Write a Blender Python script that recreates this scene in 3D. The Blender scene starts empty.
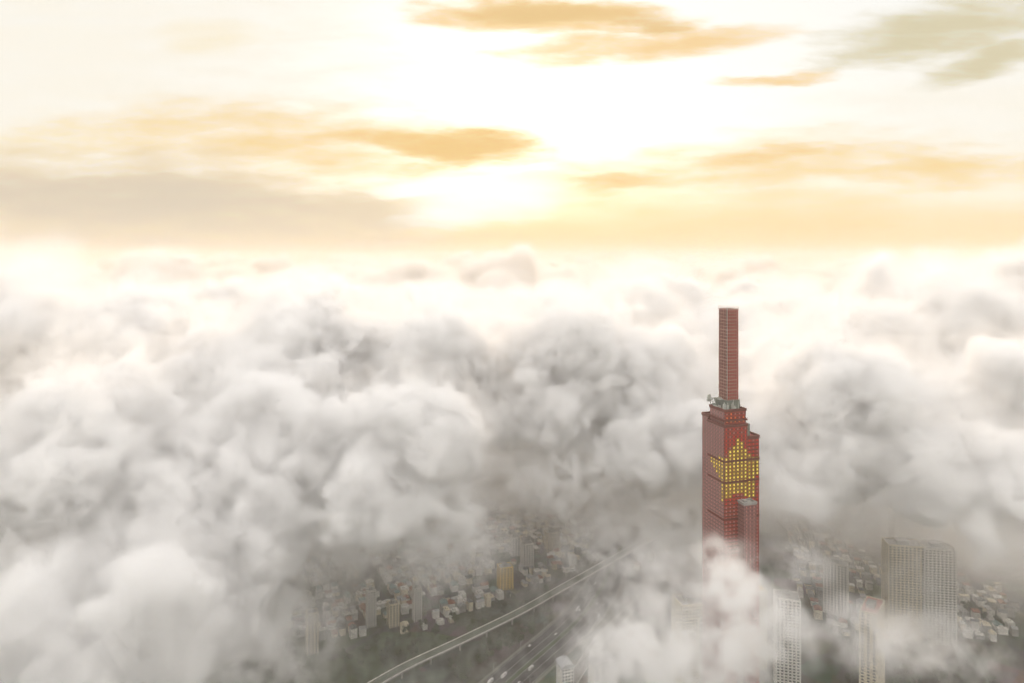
import bpy, bmesh, math, random
import numpy as np
from mathutils import Vector, Matrix

S = bpy.context.scene
C = S.collection
PI = math.pi
def R(a): return math.radians(a)

# ------------------------------------------------------------------ camera
CAMZ, PITCH, HOR, F = 502.0, 0.0, 257.0, 1024 * 24 / 36
cam = bpy.data.cameras.new('camera')
camo = bpy.data.objects.new('camera', cam); C.objects.link(camo)
cam.lens = 24; cam.sensor_width = 36; cam.clip_start = 1; cam.clip_end = 120000
cam.shift_y = (HOR - 341.5) / 1024                        # a level camera with the lens shifted down: uprights stay upright
camo.location = (0, 0, CAMZ); camo.rotation_euler = (R(90 - PITCH), 0, 0)
S.camera = camo
def ray(px, py):
    u, v = (px - 512) / F, (HOR - py) / F
    c, s = math.cos(R(PITCH)), math.sin(R(PITCH))
    return (u, c + v * s, -s + v * c)
def at_z(px, py, z=0.0):
    d = ray(px, py); t = (z - CAMZ) / d[2]
    return Vector((d[0] * t, d[1] * t, z))
def at_y(px, py, Y):
    d = ray(px, py); t = Y / d[1]
    return Vector((d[0] * t, Y, CAMZ + d[2] * t))

# ------------------------------------------------------------------ light
SUN_EL, SUN_AZ = 14.0, 0.8
EXPO = -0.5
SKY = 0.15
w = bpy.data.worlds.new('World'); S.world = w; w.use_nodes = True
nt = w.node_tree; N = nt.nodes.new; L = nt.links.new
bg = nt.nodes['Background']
sky = N('ShaderNodeTexSky'); sky.sky_type = 'NISHITA'; sky.sun_disc = False
sky.sun_elevation = R(SUN_EL); sky.sun_rotation = R(SUN_AZ); sky.altitude = 500
sky.air_density = 1.0; sky.dust_density = 1.5; sky.ozone_density = 1.0
tc = N('ShaderNodeTexCoord')
sep = N('ShaderNodeSeparateXYZ'); L(tc.outputs['Generated'], sep.inputs[0])
def mth(op, a, b=None, c=None, clamp=False, tree=None):
    n = (tree or nt).nodes.new('ShaderNodeMath'); n.operation = op; n.use_clamp = clamp
    for i, x in enumerate((a, b, c)):
        if x is None: continue
        if isinstance(x, (int, float)): n.inputs[i].default_value = x
        else: (tree or nt).links.new(x, n.inputs[i])
    return n.outputs[0]
# direction as slopes across and up the sky
yy = mth('MAXIMUM', sep.outputs[1], 0.05)
su = mth('DIVIDE', sep.outputs[0], yy)
sv = mth('DIVIDE', sep.outputs[2], yy)
cmb = N('ShaderNodeCombineXYZ'); L(su, cmb.inputs[0]); L(mth('MULTIPLY', sv, 4.6), cmb.inputs[1])
def wnoise(scale, detail, seed, rough=0.55):
    n = N('ShaderNodeTexNoise'); n.noise_dimensions = '4D'; n.inputs['W'].default_value = seed
    n.inputs['Scale'].default_value = scale; n.inputs['Detail'].default_value = detail; n.inputs['Roughness'].default_value = rough
    L(cmb.outputs[0], n.inputs['Vector']); return n.outputs[0]
nz1 = wnoise(3.2, 7, 1.3, .6); nz2 = wnoise(9.0, 6, 4.1, .6); nz3 = wnoise(2.2, 3, 8.8)
wu = mth('ADD', su, mth('MULTIPLY', mth('SUBTRACT', nz3, .5), .22))
wv = mth('ADD', sv, mth('MULTIPLY', mth('SUBTRACT', nz1, .5), .085))
def px_dir(px, py):
    d = ray(px, py); return d[0] / d[1], d[2] / d[1]
def streak(px, py, rx, ry, slope=0.0, hard=1.0):
    """soft elongated patch of high cloud; size in degrees-like slopes, broken up by noise"""
    u0, v0 = px_dir(px, py); rx /= F; ry *= 1.25 / F
    du = mth('SUBTRACT', wu, u0)
    dv = mth('SUBTRACT', mth('SUBTRACT', wv, v0), mth('MULTIPLY', du, slope))
    q = mth('ADD', mth('POWER', mth('ABSOLUTE', mth('DIVIDE', du, rx)), 2.0), mth('POWER', mth('ABSOLUTE', mth('DIVIDE', dv, ry)), 2.0))
    e = mth('SUBTRACT', 1.0, q)
    e = mth('ADD', e, mth('MULTIPLY', mth('SUBTRACT', nz2, .5), 1.7))
    n = N('ShaderNodeMapRange'); n.interpolation_type = 'SMOOTHSTEP'
    L(e, n.inputs[0]); n.inputs[1].default_value = 0.0; n.inputs[2].default_value = 1.55 / hard
    return n.outputs[0]
K = 1.0 / (SKY * 2 ** EXPO)
def srgb(r, g, b):
    f = lambda c: (c / 12.92 if c <= .04045 else ((c + .055) / 1.055) ** 2.4)
    return tuple(f(c / 255) for c in (r, g, b))
def mix(fac, a, colr):
    n = N('ShaderNodeMix'); n.data_type = 'RGBA'
    if isinstance(fac, (int, float)): n.inputs[0].default_value = fac
    else: L(fac, n.inputs[0])
    L(a, n.inputs[6]); n.inputs[7].default_value = (*[c * K for c in colr], 1)
    return n.outputs[2]
col = sky.outputs[0]
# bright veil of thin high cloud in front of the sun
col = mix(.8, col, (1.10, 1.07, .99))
def ramp(x, a, b):
    n = N('ShaderNodeMapRange'); n.interpolation_type = 'SMOOTHSTEP'; L(x, n.inputs[0]); n.inputs[1].default_value = a; n.inputs[2].default_value = b
    return n.outputs[0]
# extra brightness added to the unseen sky overhead, to lift the clouds' shading
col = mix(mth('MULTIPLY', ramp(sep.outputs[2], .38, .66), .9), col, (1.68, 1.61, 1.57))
# warm band above the horizon
mr = N('ShaderNodeMapRange'); mr.interpolation_type = 'SMOOTHSTEP'
L(mth('ADD', sv, mth('MULTIPLY', mth('SUBTRACT', nz1, .5), .05)), mr.inputs[0]); mr.inputs[1].default_value = 0.135; mr.inputs[2].default_value = 0.02
col = mix(mth('MULTIPLY', mr.outputs[0], .93), col, srgb(252, 220, 162))
def add(masks, colr, amount):
    global col
    m = masks[0]
    for k in masks[1:]: m = mth('MAXIMUM', m, k)
    col = mix(mth('MULTIPLY', m, amount), col, colr)
# cream wisps high in the sky
add([streak(60, 70, 460, 150, 0, 1.2), streak(1000, 110, 260, 60, .05, 1.0)], srgb(253, 247, 233), 1.0)
add([streak(205, 34, 90, 14), streak(60, 145, 200, 24), streak(850, 175, 260, 30, .02, .8)], srgb(251, 238, 208), .9)
# golden streaks
add([streak(310, 146, 330, 46, -.03), streak(450, 150, 130, 22, -.03, 1.6), streak(760, 165, 290, 34, .07), streak(600, 182, 150, 20, .02), streak(960, 170, 190, 22, .06), streak(700, 215, 420, 36, 0, .7)], srgb(248, 213, 145), .92)
add([streak(455, 150, 100, 14, -.02, 1.6), streak(350, 140, 90, 10, 0), streak(560, 14, 170, 24, -.05, 1.7), streak(650, 46, 170, 16, .1, 1.4), streak(790, 80, 80, 9, .1, 1.4), streak(800, 153, 110, 11, .1), streak(620, 178, 70, 8, .03)], srgb(244, 204, 134), .85)
add([streak(560, 12, 130, 13, -.06, 1.4), streak(645, 22, 50, 14, .05, 1.4)], srgb(232, 198, 138), .75)
# grey bands
add([streak(110, 208, 440, 50, -.05, 1.6), streak(370, 210, 150, 18, 0, 1.6), streak(40, 245, 320, 36, 0, 1.3)], srgb(234, 216, 186), 1.0)
add([streak(60, 200, 280, 26, -.05, 1.5), streak(20, 245, 220, 18)], srgb(218, 205, 184), .9)
add([streak(950, 30, 160, 32, .16, 1.5), streak(995, 62, 90, 16, .3, 1.4)], srgb(216, 206, 172), .95)
# bare sky between
add([streak(490, 200, 120, 22, .14, 1.2), streak(440, 186, 80, 9, .1, 1.3)], (1.3, 1.28, 1.15), .9)
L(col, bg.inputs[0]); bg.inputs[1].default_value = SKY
sl = bpy.data.lights.new('sun', 'SUN'); so = bpy.data.objects.new('sun', sl); C.objects.link(so)
sl.energy = 2.3; sl.angle = R(.5); sl.color = (1, .70, .42)
sd = Vector((math.sin(R(SUN_AZ)) * math.cos(R(SUN_EL)), math.cos(R(SUN_AZ)) * math.cos(R(SUN_EL)), math.sin(R(SUN_EL))))
so.rotation_euler = sd.to_track_quat('Z', 'Y').to_euler()

# ------------------------------------------------------------------ helpers
def tag(o, label=None, cat=None, group=None, kind=None):
    if label: o['label'] = label
    if cat: o['category'] = cat
    if group: o['group'] = group
    if kind: o['kind'] = kind
    return o
def link_bm(name, bm, mat, parent=None):
    me = bpy.data.meshes.new(name); bm.normal_update(); bm.to_mesh(me); bm.free()
    for m in (mat if isinstance(mat, (list, tuple)) else [mat]): me.materials.append(m)
    o = bpy.data.objects.new(name, me); C.objects.link(o)
    if parent: o.parent = parent
    return o
def link_me(name, me, parent=None, loc=None):
    o = bpy.data.objects.new(name, me); C.objects.link(o)
    if parent: o.parent = parent
    if loc is not None: o.location = loc
    return o
def empty(name, loc, rz=0.0):
    o = bpy.data.objects.new(name, None); C.objects.link(o)
    o.location = loc; o.rotation_euler = (0, 0, rz); o.empty_display_size = 5
    return o
def bx(bm, x0, x1, y0, y1, z0, z1, mi=0):
    v = [bm.verts.new(p) for p in ((x0, y0, z0), (x1, y0, z0), (x1, y1, z0), (x0, y1, z0), (x0, y0, z1), (x1, y0, z1), (x1, y1, z1), (x0, y1, z1))]
    for f in ((0, 3, 2, 1), (4, 5, 6, 7), (0, 1, 5, 4), (1, 2, 6, 5), (2, 3, 7, 6), (3, 0, 4, 7)):
        bm.faces.new([v[i] for i in f]).material_index = mi
def bar(bm, p, q, r, mi=0):
    p, q = Vector(p), Vector(q); d = (q - p).normalized()
    a = d.cross(Vector((0, 0, 1)) if abs(d.z) < .9 else Vector((1, 0, 0))).normalized() * r; b = d.cross(a).normalized() * r
    v = [bm.verts.new(e + s) for e in (p, q) for s in (a + b, a - b, -a - b, -a + b)]
    for f in ((0, 1, 2, 3), (7, 6, 5, 4), (0, 4, 5, 1), (1, 5, 6, 2), (2, 6, 7, 3), (3, 7, 4, 0)):
        bm.faces.new([v[i] for i in f]).material_index = mi
def children(o): return [c for c in bpy.data.objects if c.parent == o]
def material(name, col, rough=.8, noise=.25, scale=.08, col2=None, emit=None, estr=0):
    m = bpy.data.materials.new(name); m.use_nodes = True; t = m.node_tree; p = t.nodes['Principled BSDF']
    p.inputs['Roughness'].default_value = rough
    g = t.nodes.new('ShaderNodeTexCoord'); n = t.nodes.new('ShaderNodeTexNoise'); n.inputs['Scale'].default_value = scale; n.inputs['Detail'].default_value = 6; n.inputs['Roughness'].default_value = .65
    t.links.new(g.outputs['Object'], n.inputs['Vector'])
    r = t.nodes.new('ShaderNodeValToRGB'); r.color_ramp.elements[0].position = .3; r.color_ramp.elements[1].position = .7
    c2 = col2 or tuple(c * (1 - noise) for c in col)
    r.color_ramp.elements[0].color = (*c2, 1); r.color_ramp.elements[1].color = (*[min(1, c * (1 + noise * .3)) for c in col], 1)
    t.links.new(n.outputs[0], r.inputs[0]); t.links.new(r.outputs[0], p.inputs['Base Color'])
    if emit:
        p.inputs['Emission Color'].default_value = (*emit, 1); p.inputs['Emission Strength'].default_value = estr
    return m
rnd = random.Random(11)

M = dict(
    white=material('white_render', (.74, .73, .69), scale=.15), cream=material('cream_render', (.70, .64, .50), scale=.15),
    grey=material('grey_render', (.34, .34, .33), scale=.15), yellow=material('yellow_render', (.70, .50, .12), scale=.1, noise=.12),
    glass=material('dark_glazing', (.06, .07, .08), rough=.15, scale=.3), concrete=material('concrete', (.36, .35, .33), scale=.1),
    rust=material('rust_roof', (.30, .13, .08), scale=.3), teal=material('teal_roof', (.20, .30, .29), scale=.3),
    tin=material('tin_roof', (.40, .41, .42), rough=.5, scale=.3), slate=material('slate_roof', (.13, .14, .15), scale=.3),
    asphalt=material('asphalt', (.05, .05, .053), scale=.04), paint=material('road_paint', (.75, .75, .72), scale=.3, noise=.3),
    pave=material('paving', (.24, .23, .21), scale=.1), grassy=material('lawn', (.055, .095, .028), scale=.05, col2=(.03, .05, .018)),
    steel=material('green_grey_steel', (.20, .23, .20), rough=.5, scale=.4), palesteel=material('pale_steel', (.48, .50, .46), rough=.5, scale=.4),
    pinkroof=material('pink_roof', (.50, .23, .19), scale=.3), bark=material('bark', (.10, .07, .05), scale=1.0),
    leaf=material('leaves', (.06, .10, .03), scale=.25, col2=(.03, .05, .018)), leaf2=material('dark_leaves', (.045, .07, .03), scale=.25, col2=(.022, .036, .015)),
    carw=material('white_paint', (.75, .75, .75), rough=.3, scale=1, noise=.05), card=material('dark_paint', (.05, .05, .06), rough=.3, scale=1), carr=material('red_paint', (.4, .05, .04), rough=.3, scale=1),
    tyre=material('rubber', (.02, .02, .02), scale=1),
)

# ------------------------------------------------------------------ ground
def ground_material():
    m = bpy.data.materials.new('city_ground'); m.use_nodes = True; t = m.node_tree; p = t.nodes['Principled BSDF']; p.inputs['Roughness'].default_value = .9
    g = t.nodes.new('ShaderNodeTexCoord')
    v = t.nodes.new('ShaderNodeTexVoronoi'); v.inputs['Scale'].default_value = .03
    n = t.nodes.new('ShaderNodeTexNoise'); n.inputs['Scale'].default_value = .012; n.inputs['Detail'].default_value = 8; n.inputs['Roughness'].default_value = .7
    t.links.new(g.outputs['Object'], v.inputs['Vector']); t.links.new(g.outputs['Object'], n.inputs['Vector'])
    r = t.nodes.new('ShaderNodeValToRGB'); e = r.color_ramp.elements
    e[0].position = .38; e[0].color = (.035, .05, .024, 1); e[1].position = .62; e[1].color = (.15, .145, .13, 1)
    k = e.new(.48); k.color = (.07, .08, .05, 1)
    t.links.new(n.outputs[0], r.inputs[0])
    mx = t.nodes.new('ShaderNodeMix'); mx.data_type = 'RGBA'; mx.blend_type = 'MULTIPLY'; mx.inputs[0].default_value = .5
    t.links.new(r.outputs[0], mx.inputs[6]); t.links.new(v.outputs['Color'], mx.inputs[7]); t.links.new(mx.outputs[2], p.inputs['Base Color'])
    return m
bm = bmesh.new(); s = 60000
bm.faces.new([bm.verts.new(q) for q in ((-s, -s, 0), (s, -s, 0), (s, s, 0), (-s, s, 0))])
tag(link_bm('ground', bm, ground_material()), 'hazy city ground far below the clouds', 'ground', kind='structure')

def sub(pts, step=14):
    """smooth polyline resampled"""
    out = []
    P = [pts[0]] + list(pts) + [pts[-1]]
    for i in range(1, len(P) - 2):
        p0, p1, p2, p3 = P[i - 1], P[i], P[i + 1], P[i + 2]
        n = max(2, int((p2 - p1).length / step))
        for k in range(n):
            t = k / n
            out.append(.5 * ((2 * p1) + (p2 - p0) * t + (2 * p0 - 5 * p1 + 4 * p2 - p3) * t * t + (3 * p1 - p0 - 3 * p2 + p3) * t ** 3))
    out.append(pts[-1]); return out
def side(path):
    res = []
    for i, p in enumerate(path):
        d = (path[min(i + 1, len(path) - 1)] - path[max(i - 1, 0)]); d.z = 0; d.normalize()
        res.append(Vector((d.y, -d.x, 0)))
    return res
def ribbon(bm, path, o0, o1, z0, z1=None, mi=0):
    """strip from offset o0 to o1; z1 given: solid between z0 and z1"""
    n = side(path)
    top = [(bm.verts.new((p + k * o0).to_tuple()[:2] + ((z1 if z1 is not None else z0) + p.z,)), bm.verts.new((p + k * o1).to_tuple()[:2] + ((z1 if z1 is not None else z0) + p.z,))) for p, k in zip(path, n)]
    for a, b in zip(top, top[1:]): bm.faces.new((a[0], a[1], b[1], b[0])).material_index = mi
    if z1 is not None:
        bot = [(bm.verts.new((p + k * o0).to_tuple()[:2] + (z0 + p.z,)), bm.verts.new((p + k * o1).to_tuple()[:2] + (z0 + p.z,))) for p, k in zip(path, n)]
        for i in range(len(top) - 1):
            a, b, c, d = top[i], top[i + 1], bot[i], bot[i + 1]
            for f in ((a[0], b[0], d[0], c[0]), (b[1], a[1], c[1], d[1]), (c[0], d[0], d[1], c[1])): bm.faces.new(f).material_index = mi
        for a, c in ((top[0], bot[0]), (top[-1], bot[-1])): bm.faces.new((a[0], c[0], c[1], a[1])).material_index = mi
def fan(pts, z=0): return sub([at_z(x, y, z) for x, y in pts])
# the wide highway running away under the cloud and its branch
hw = fan([(455, 730), (520, 672), (585, 612), (615, 560), (634, 515), (652, 478), (668, 452)])
bm = bmesh.new(); ribbon(bm, hw, -25, 25, .008); tag(link_bm('road', bm, M['asphalt']), 'wide dark highway running away under the cloud', 'road', kind='structure')
bm = bmesh.new()
for o in (-24, -13.5, -3.4, 3.4, 13.5, 24): ribbon(bm, hw, o - .16, o + .16, .012)
tag(link_bm('road_markings', bm, M['paint']), 'pale lane lines on the wide dark highway', 'road markings', kind='structure')
bm = bmesh.new(); ribbon(bm, hw, -2.5, 2.5, 0, .35); tag(link_bm('median_strip', bm, M['grassy']), 'planted median strip along the wide highway', 'median', kind='structure')
bm = bmesh.new(); ribbon(bm, hw, 25.5, 29, 0, .14); ribbon(bm, hw, -29, -25.5, 0, .14); tag(link_bm('pavement', bm, M['pave']), 'pale pavements on both sides of the wide highway', 'pavement', kind='structure')
ser = fan([(560, 700), (600, 640), (640, 600), (670, 572), (705, 545), (760, 515)])
bm = bmesh.new(); ribbon(bm, ser, -8, 8, .016); tag(link_bm('road', bm, M['pave']), 'pale slip road leaving the wide highway towards the red tower', 'road', kind='structure')
bm = bmesh.new(); ribbon(bm, ser, -7.4, -6.8, .020); ribbon(bm, ser, 6.8, 7.4, .020); tag(link_bm('road_markings', bm, M['paint']), 'white edge lines on the pale slip road', 'road markings', kind='structure')
loc = [fan([(280, 640), (345, 590), (420, 545), (500, 512), (590, 480)]), fan([(330, 660), (420, 610), (500, 575), (575, 545)]), fan([(400, 625), (370, 575), (345, 530)]), fan([(520, 590), (478, 545), (450, 510)]),
       fan([(770, 560), (850, 600), (960, 640)]), fan([(840, 680), (880, 610), (905, 560)])]
for p in loc[:4]:
    bm = bmesh.new(); ribbon(bm, p, -4.5, 4.5, .004); tag(link_bm('street', bm, M['asphalt']), 'narrow street between the low houses left of the highway', 'street', 'streets through the low houses', kind='structure')
for p in loc[4:]:
    bm = bmesh.new(); ribbon(bm, p, -5.5, 5.5, .004); tag(link_bm('street', bm, M['asphalt']), 'street between the apartment towers right of the red tower', 'street', 'streets among the apartment towers', kind='structure')
# lawn and canal strips
def patch(name, pts, z, mat, label, cat):
    bm = bmesh.new(); bm.faces.new([bm.verts.new(at_z(x, y, 0).to_tuple()[:2] + (z,)) for x, y in pts]); bm.normal_update()
    for f in bm.faces:
        if f.normal.z < 0: f.normal_flip()
    tag(link_bm(name, bm, mat), label, cat, kind='structure')
patch('lawn', [(175, 720), (245, 640), (330, 632), (430, 632), (470, 640), (380, 690), (300, 730)], .002, M['grassy'], 'dark green open land beside the elevated railway', 'lawn')
patch('lawn', [(830, 720), (850, 640), (950, 650), (1010, 690), (1000, 740)], .002, material('dark_lawn', (.022, .030, .016), col2=(.010, .014, .008), scale=.05), 'dark wooded land below the apartment towers', 'lawn')

# ------------------------------------------------------------------ elevated railway
vr = sub([at_z(x, y, 0) for x, y in [(345, 712), (402, 678), (460, 650), (520, 620), (565, 594), (605, 571), (650, 545), (700, 520)]])
via = empty('railway_viaduct', vr[0]); tag(via, 'pale concrete elevated railway curving past the low houses, beside the highway', 'viaduct')
o0 = vr[0].copy(); vp = [p - o0 for p in vr]
bm = bmesh.new(); ribbon(bm, vp, -6.6, 6.6, 10.2, 11.6); link_bm('deck', bm, M['concrete'], via)
bm = bmesh.new(); ribbon(bm, vp, -6.0, 6.0, 11.604, None); link_bm('track_bed', bm, material('ballast', (.15, .17, .12), scale=.5), via)
bm = bmesh.new()
for o in (-3.2, -1.7, 1.7, 3.2): ribbon(bm, vp, o - .12, o + .12, 11.61, 11.8)
link_bm('rails', bm, M['steel'], via)['kind'] = 'stuff'
for o in (-6.3, 6.3):
    bm = bmesh.new(); ribbon(bm, vp, o - .25, o + .25, 11.61, 13.0); link_bm('parapet', bm, M['white'], via)
for i in range(2, len(vp) - 1, 3):
    bm = bmesh.new(); p = vp[i]; bx(bm, p.x - 1.2, p.x + 1.2, p.y - 1.2, p.y + 1.2, 0, 8.6); bx(bm, p.x - 3.4, p.x + 3.4, p.y - 1.6, p.y + 1.6, 8.6, 10.15); link_bm('pier', bm, M['concrete'], via)

# ------------------------------------------------------------------ the red tower
TC = at_y(724, 420, 560.0); TC.z = 0                       # its front corner on the ground
view = math.atan2(TC.x, TC.y)
TROT = -view + R(33.7) + 0.0
def tz(py): return at_y(724, py, 560.0).z
side_m = 33 / math.cos(R(33.7)) * (TC.length / F) / math.cos(R(33.7)) * math.cos(R(33.7))
U = side_m / 33.0                                          # metres along the right face per pixel
V = side_m / 22.0                                          # metres along the left face per pixel
tw = empty('skyscraper', TC, TROT); tag(tw, 'tall red skyscraper with a yellow star and slim spire rising from the clouds', 'skyscraper')
def brick_tower(name, c1, c2, e, es):
    """cladding with a floor and mullion grid"""
    m = bpy.data.materials.new(name); m.use_nodes = True; t = m.node_tree; p = t.nodes['Principled BSDF']; p.inputs['Roughness'].default_value = .3
    g = t.nodes.new('ShaderNodeTexCoord'); sx = t.nodes.new('ShaderNodeSeparateXYZ'); t.links.new(g.outputs['Object'], sx.inputs[0])
    s_ = mth('ADD', sx.outputs[0], sx.outputs[1], tree=t)
    fa = mth('GREATER_THAN', mth('FRACT', mth('DIVIDE', s_, 1.4, tree=t), tree=t), .3, tree=t)
    fb = mth('GREATER_THAN', mth('FRACT', mth('DIVIDE', sx.outputs[2], 3.1, tree=t), tree=t), .28, tree=t)
    n = t.nodes.new('ShaderNodeTexNoise'); n.inputs['Scale'].default_value = .12; n.inputs['Detail'].default_value = 5; t.links.new(g.outputs['Object'], n.inputs['Vector'])
    mx = t.nodes.new('ShaderNodeMix'); mx.data_type = 'RGBA'; t.links.new(mth('MULTIPLY', mth('MULTIPLY', fa, fb, tree=t), mth('ADD', .35, n.outputs[0], tree=t), tree=t, clamp=True), mx.inputs[0])
    mx.inputs[6].default_value = (*c1, 1); mx.inputs[7].default_value = (*c2, 1); t.links.new(mx.outputs[2], p.inputs['Base Color'])
    if es:
        t.links.new(mx.outputs[2], p.inputs['Emission Color'])
        p.inputs['Emission Strength'].default_value = es
    return m
M['clad'] = brick_tower('red_cladding', (.13, .04, .03), (.40, .050, .035), None, 0)
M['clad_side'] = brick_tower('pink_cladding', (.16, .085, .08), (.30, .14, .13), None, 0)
M['led_red'] = material('red_lit_window', (.5, .04, .03), emit=(1, .06, .03), estr=.20)
M['led_orange'] = material('orange_lit_window', (.5, .1, .04), emit=(1, .30, .06), estr=.5)
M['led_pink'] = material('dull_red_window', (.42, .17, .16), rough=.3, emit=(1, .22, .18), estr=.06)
M['spire_panel'] = material('spire_panel', (.33, .05, .04), rough=.4, emit=(1, .08, .05), estr=.05)
M['olive'] = material('olive_panel', (.24, .15, .03), rough=.35, emit=(1, .60, .06), estr=.05)
M['pinkline'] = material('pink_lattice', (.42, .22, .18), rough=.5, scale=.5)
M['led_yellow'] = material('yellow_lit_window', (.7, .5, .05), emit=(1, .84, .16), estr=.68)
M['led_dim'] = material('dim_yellow_window', (.6, .42, .06), emit=(1, .62, .08), estr=.42)
M['dark_red'] = material('dark_red_metal', (.16, .05, .04), scale=.5)
M['lattice'] = material('pale_lattice', (.50, .40, .33), rough=.5, scale=.5)
A1, B1 = 21.5 * U, 34 * V * 22 / 34
def shaft(name, a0, a1, b0, b1, top, mat, z0=0.0, cap=None):
    bm = bmesh.new(); bx(bm, a0, a1, b0, b1, z0, top, 0)
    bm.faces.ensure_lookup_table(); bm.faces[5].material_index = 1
    e = .5; h = 1.6                                         # roof with raised edges
    o = link_bm(name, bm, [mat, M['clad_side']], tw)
    if cap:
        bm = bmesh.new()
        for q in ((a0 - e, a1 + e, b0 - e, b0 + e), (a0 - e, a1 + e, b1 - e, b1 + e), (a0 - e, a0 + e, b0 + e, b1 - e), (a1 - e, a1 + e, b0 + e, b1 - e)):
            bx(bm, *q, top - .6, top + h)
        link_bm('parapet', bm, cap, o)
    return o
D_ = side_m
zA, zB, zC_ = tz(412), tz(427), tz(440)
main = shaft('shaft', 0, A1, 0, D_ * .70, zB, M['clad'], cap=M['dark_red'])
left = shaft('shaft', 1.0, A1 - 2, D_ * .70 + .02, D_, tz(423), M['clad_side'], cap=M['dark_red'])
right = shaft('shaft', A1 + .02, D_, .6, D_ * .66, zC_, M['clad'], cap=M['dark_red'])
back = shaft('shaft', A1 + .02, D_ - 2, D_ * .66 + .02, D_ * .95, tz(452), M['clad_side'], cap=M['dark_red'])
topb = shaft('upper_block', 1.2, A1 - .6, 1.2, D_ * .66, zA, M['clad'], z0=zB + .01, cap=M['dark_red'])
low = shaft('low_block', 12.6 * U / 1.0, 24.0 * U, -8.5, -.02, tz(503), M['clad_side'], cap=M['concrete'])
bm = bmesh.new(); bx(bm, 13.6 * U, 23 * U, -7.4, -1.0, tz(503), tz(503) + .5); bx(bm, 15 * U, 18 * U, -5.5, -2.5, tz(503) + .5, tz(503) + 2.2); link_bm('roof_deck', bm, M['grey'], low)
bm = bmesh.new(); bx(bm, A1 + .6, A1 + 4.6, 3, 8, zC_, tz(428)); bx(bm, A1 + .3, A1 + 4.9, 2.7, 8.3, tz(428), tz(428) + .8); link_bm('stair_tower', bm, M['steel'], tw)
# machine room under the spire
sa0, sb0 = 9.2 * U, 7.6 * V * .8
sw, sdp = 10.2 * U, 8.0 * V
bm = bmesh.new(); bx(bm, sa0 - 1.5, sa0 + sw + .4, sb0 - 1.5, sb0 + sdp + .5, zA, tz(403.5))
for k in range(7):
    x = sa0 - 1.4 + k * (sw + 1.6) / 6
    bx(bm, x - .2, x + .2, sb0 - 1.9, sb0 - 1.5, zA, tz(402))
link_bm('machine_room', bm, M['steel'], tw)
# spire: dark core, panels in a lattice
z0, z1 = tz(403.5), tz(310)
bm = bmesh.new(); bx(bm, sa0, sa0 + sw, sb0, sb0 + sdp, z0 + .01, z1 - 1); spire = link_bm('spire', bm, M['dark_red'], tw)
bm = bmesh.new(); rows = 27; hz = (z1 - z0 - 1) / rows
nc = 5
pr, pl = bmesh.new(), bmesh.new()
for r_ in range(rows):
    za, zb = z0 + r_ * hz + .6, z0 + (r_ + 1) * hz - .35
    for k in range(nc):
        x0 = sa0 + k * sw / nc + .28; x1 = sa0 + (k + 1) * sw / nc - .28
        bx(pr, x0, x1, sb0 - .18, sb0 - .02, za, zb)
        y0 = sb0 + k * sdp / nc + .45; y1 = sb0 + (k + 1) * sdp / nc - .45
        bx(pl, sa0 - .18, sa0 - .02, y0, y1, za, zb)
link_bm('front_panels', pr, M['spire_panel'], spire)['kind'] = 'stuff'
link_bm('side_panels', pl, M['dark_red'], spire)['kind'] = 'stuff'
for r_ in range(0, rows + 1):
    z = z0 + r_ * hz + .12; q = .26 if r_ % 3 else .46
    bx(bm, sa0 - .4, sa0 + sw + .3, sb0 - .42, sb0 - .2, z - q, z + q); bx(bm, sa0 - .42, sa0 - .2, sb0 - .2, sb0 + sdp + .3, z - q, z + q)
    bx(bm, sa0 + sw + .02, sa0 + sw + .3, sb0 - .2, sb0 + sdp + .3, z - q, z + q); bx(bm, sa0 - .2, sa0 + sw, sb0 + sdp + .02, sb0 + sdp + .3, z - q, z + q)
for k in range(1, nc):
    x = sa0 + k * sw / nc; y = sb0 + k * sdp / nc
    bx(bm, x - .3, x + .3, sb0 - .5, sb0 - .43, z0, z1 + 1.2); bx(bm, sa0 - .5, sa0 - .43, y - .36, y + .36, z0, z1 + 1.2)
link_bm('lattice', bm, M['pinkline'], spire)
bm = bmesh.new(); bx(bm, sa0 - .9, sa0 - .1 - .4, sb0 - .9, sb0 - .5, z0, z1 + 1.6)
link_bm('corner_post', bm, M['palesteel'], spire)
for k in range(6):
    x = sa0 + k * sw / 5; y = sb0 + k * sdp / 5
    bm = bmesh.new(); bx(bm, x - .18, x + .18, sb0 - .3, sb0, z1 - 1, z1 + 2.4); link_bm('finial', bm, M['palesteel'], spire)
    bm = bmesh.new(); bx(bm, sa0 - .3, sa0 - .01, y + .1, y + .46, z1 - 1, z1 + 2.4); link_bm('finial', bm, M['palesteel'], spire)
for v_ in (421, 462, 483, 520):
    z = tz(v_)
    bm = bmesh.new(); bx(bm, -.34, A1, -.34, -.004, z - .9, z + .9); bx(bm, -.34, -.004, 0, D_ * .70, z - .9, z + .9); link_bm('belt_course', bm, M['dark_red'], main)
    if v_ > 450:
        bm = bmesh.new(); bx(bm, A1 + .02, D_ + .3, .26, .596, z - .9, z + .9); link_bm('belt_course', bm, M['dark_red'], right)
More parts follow.
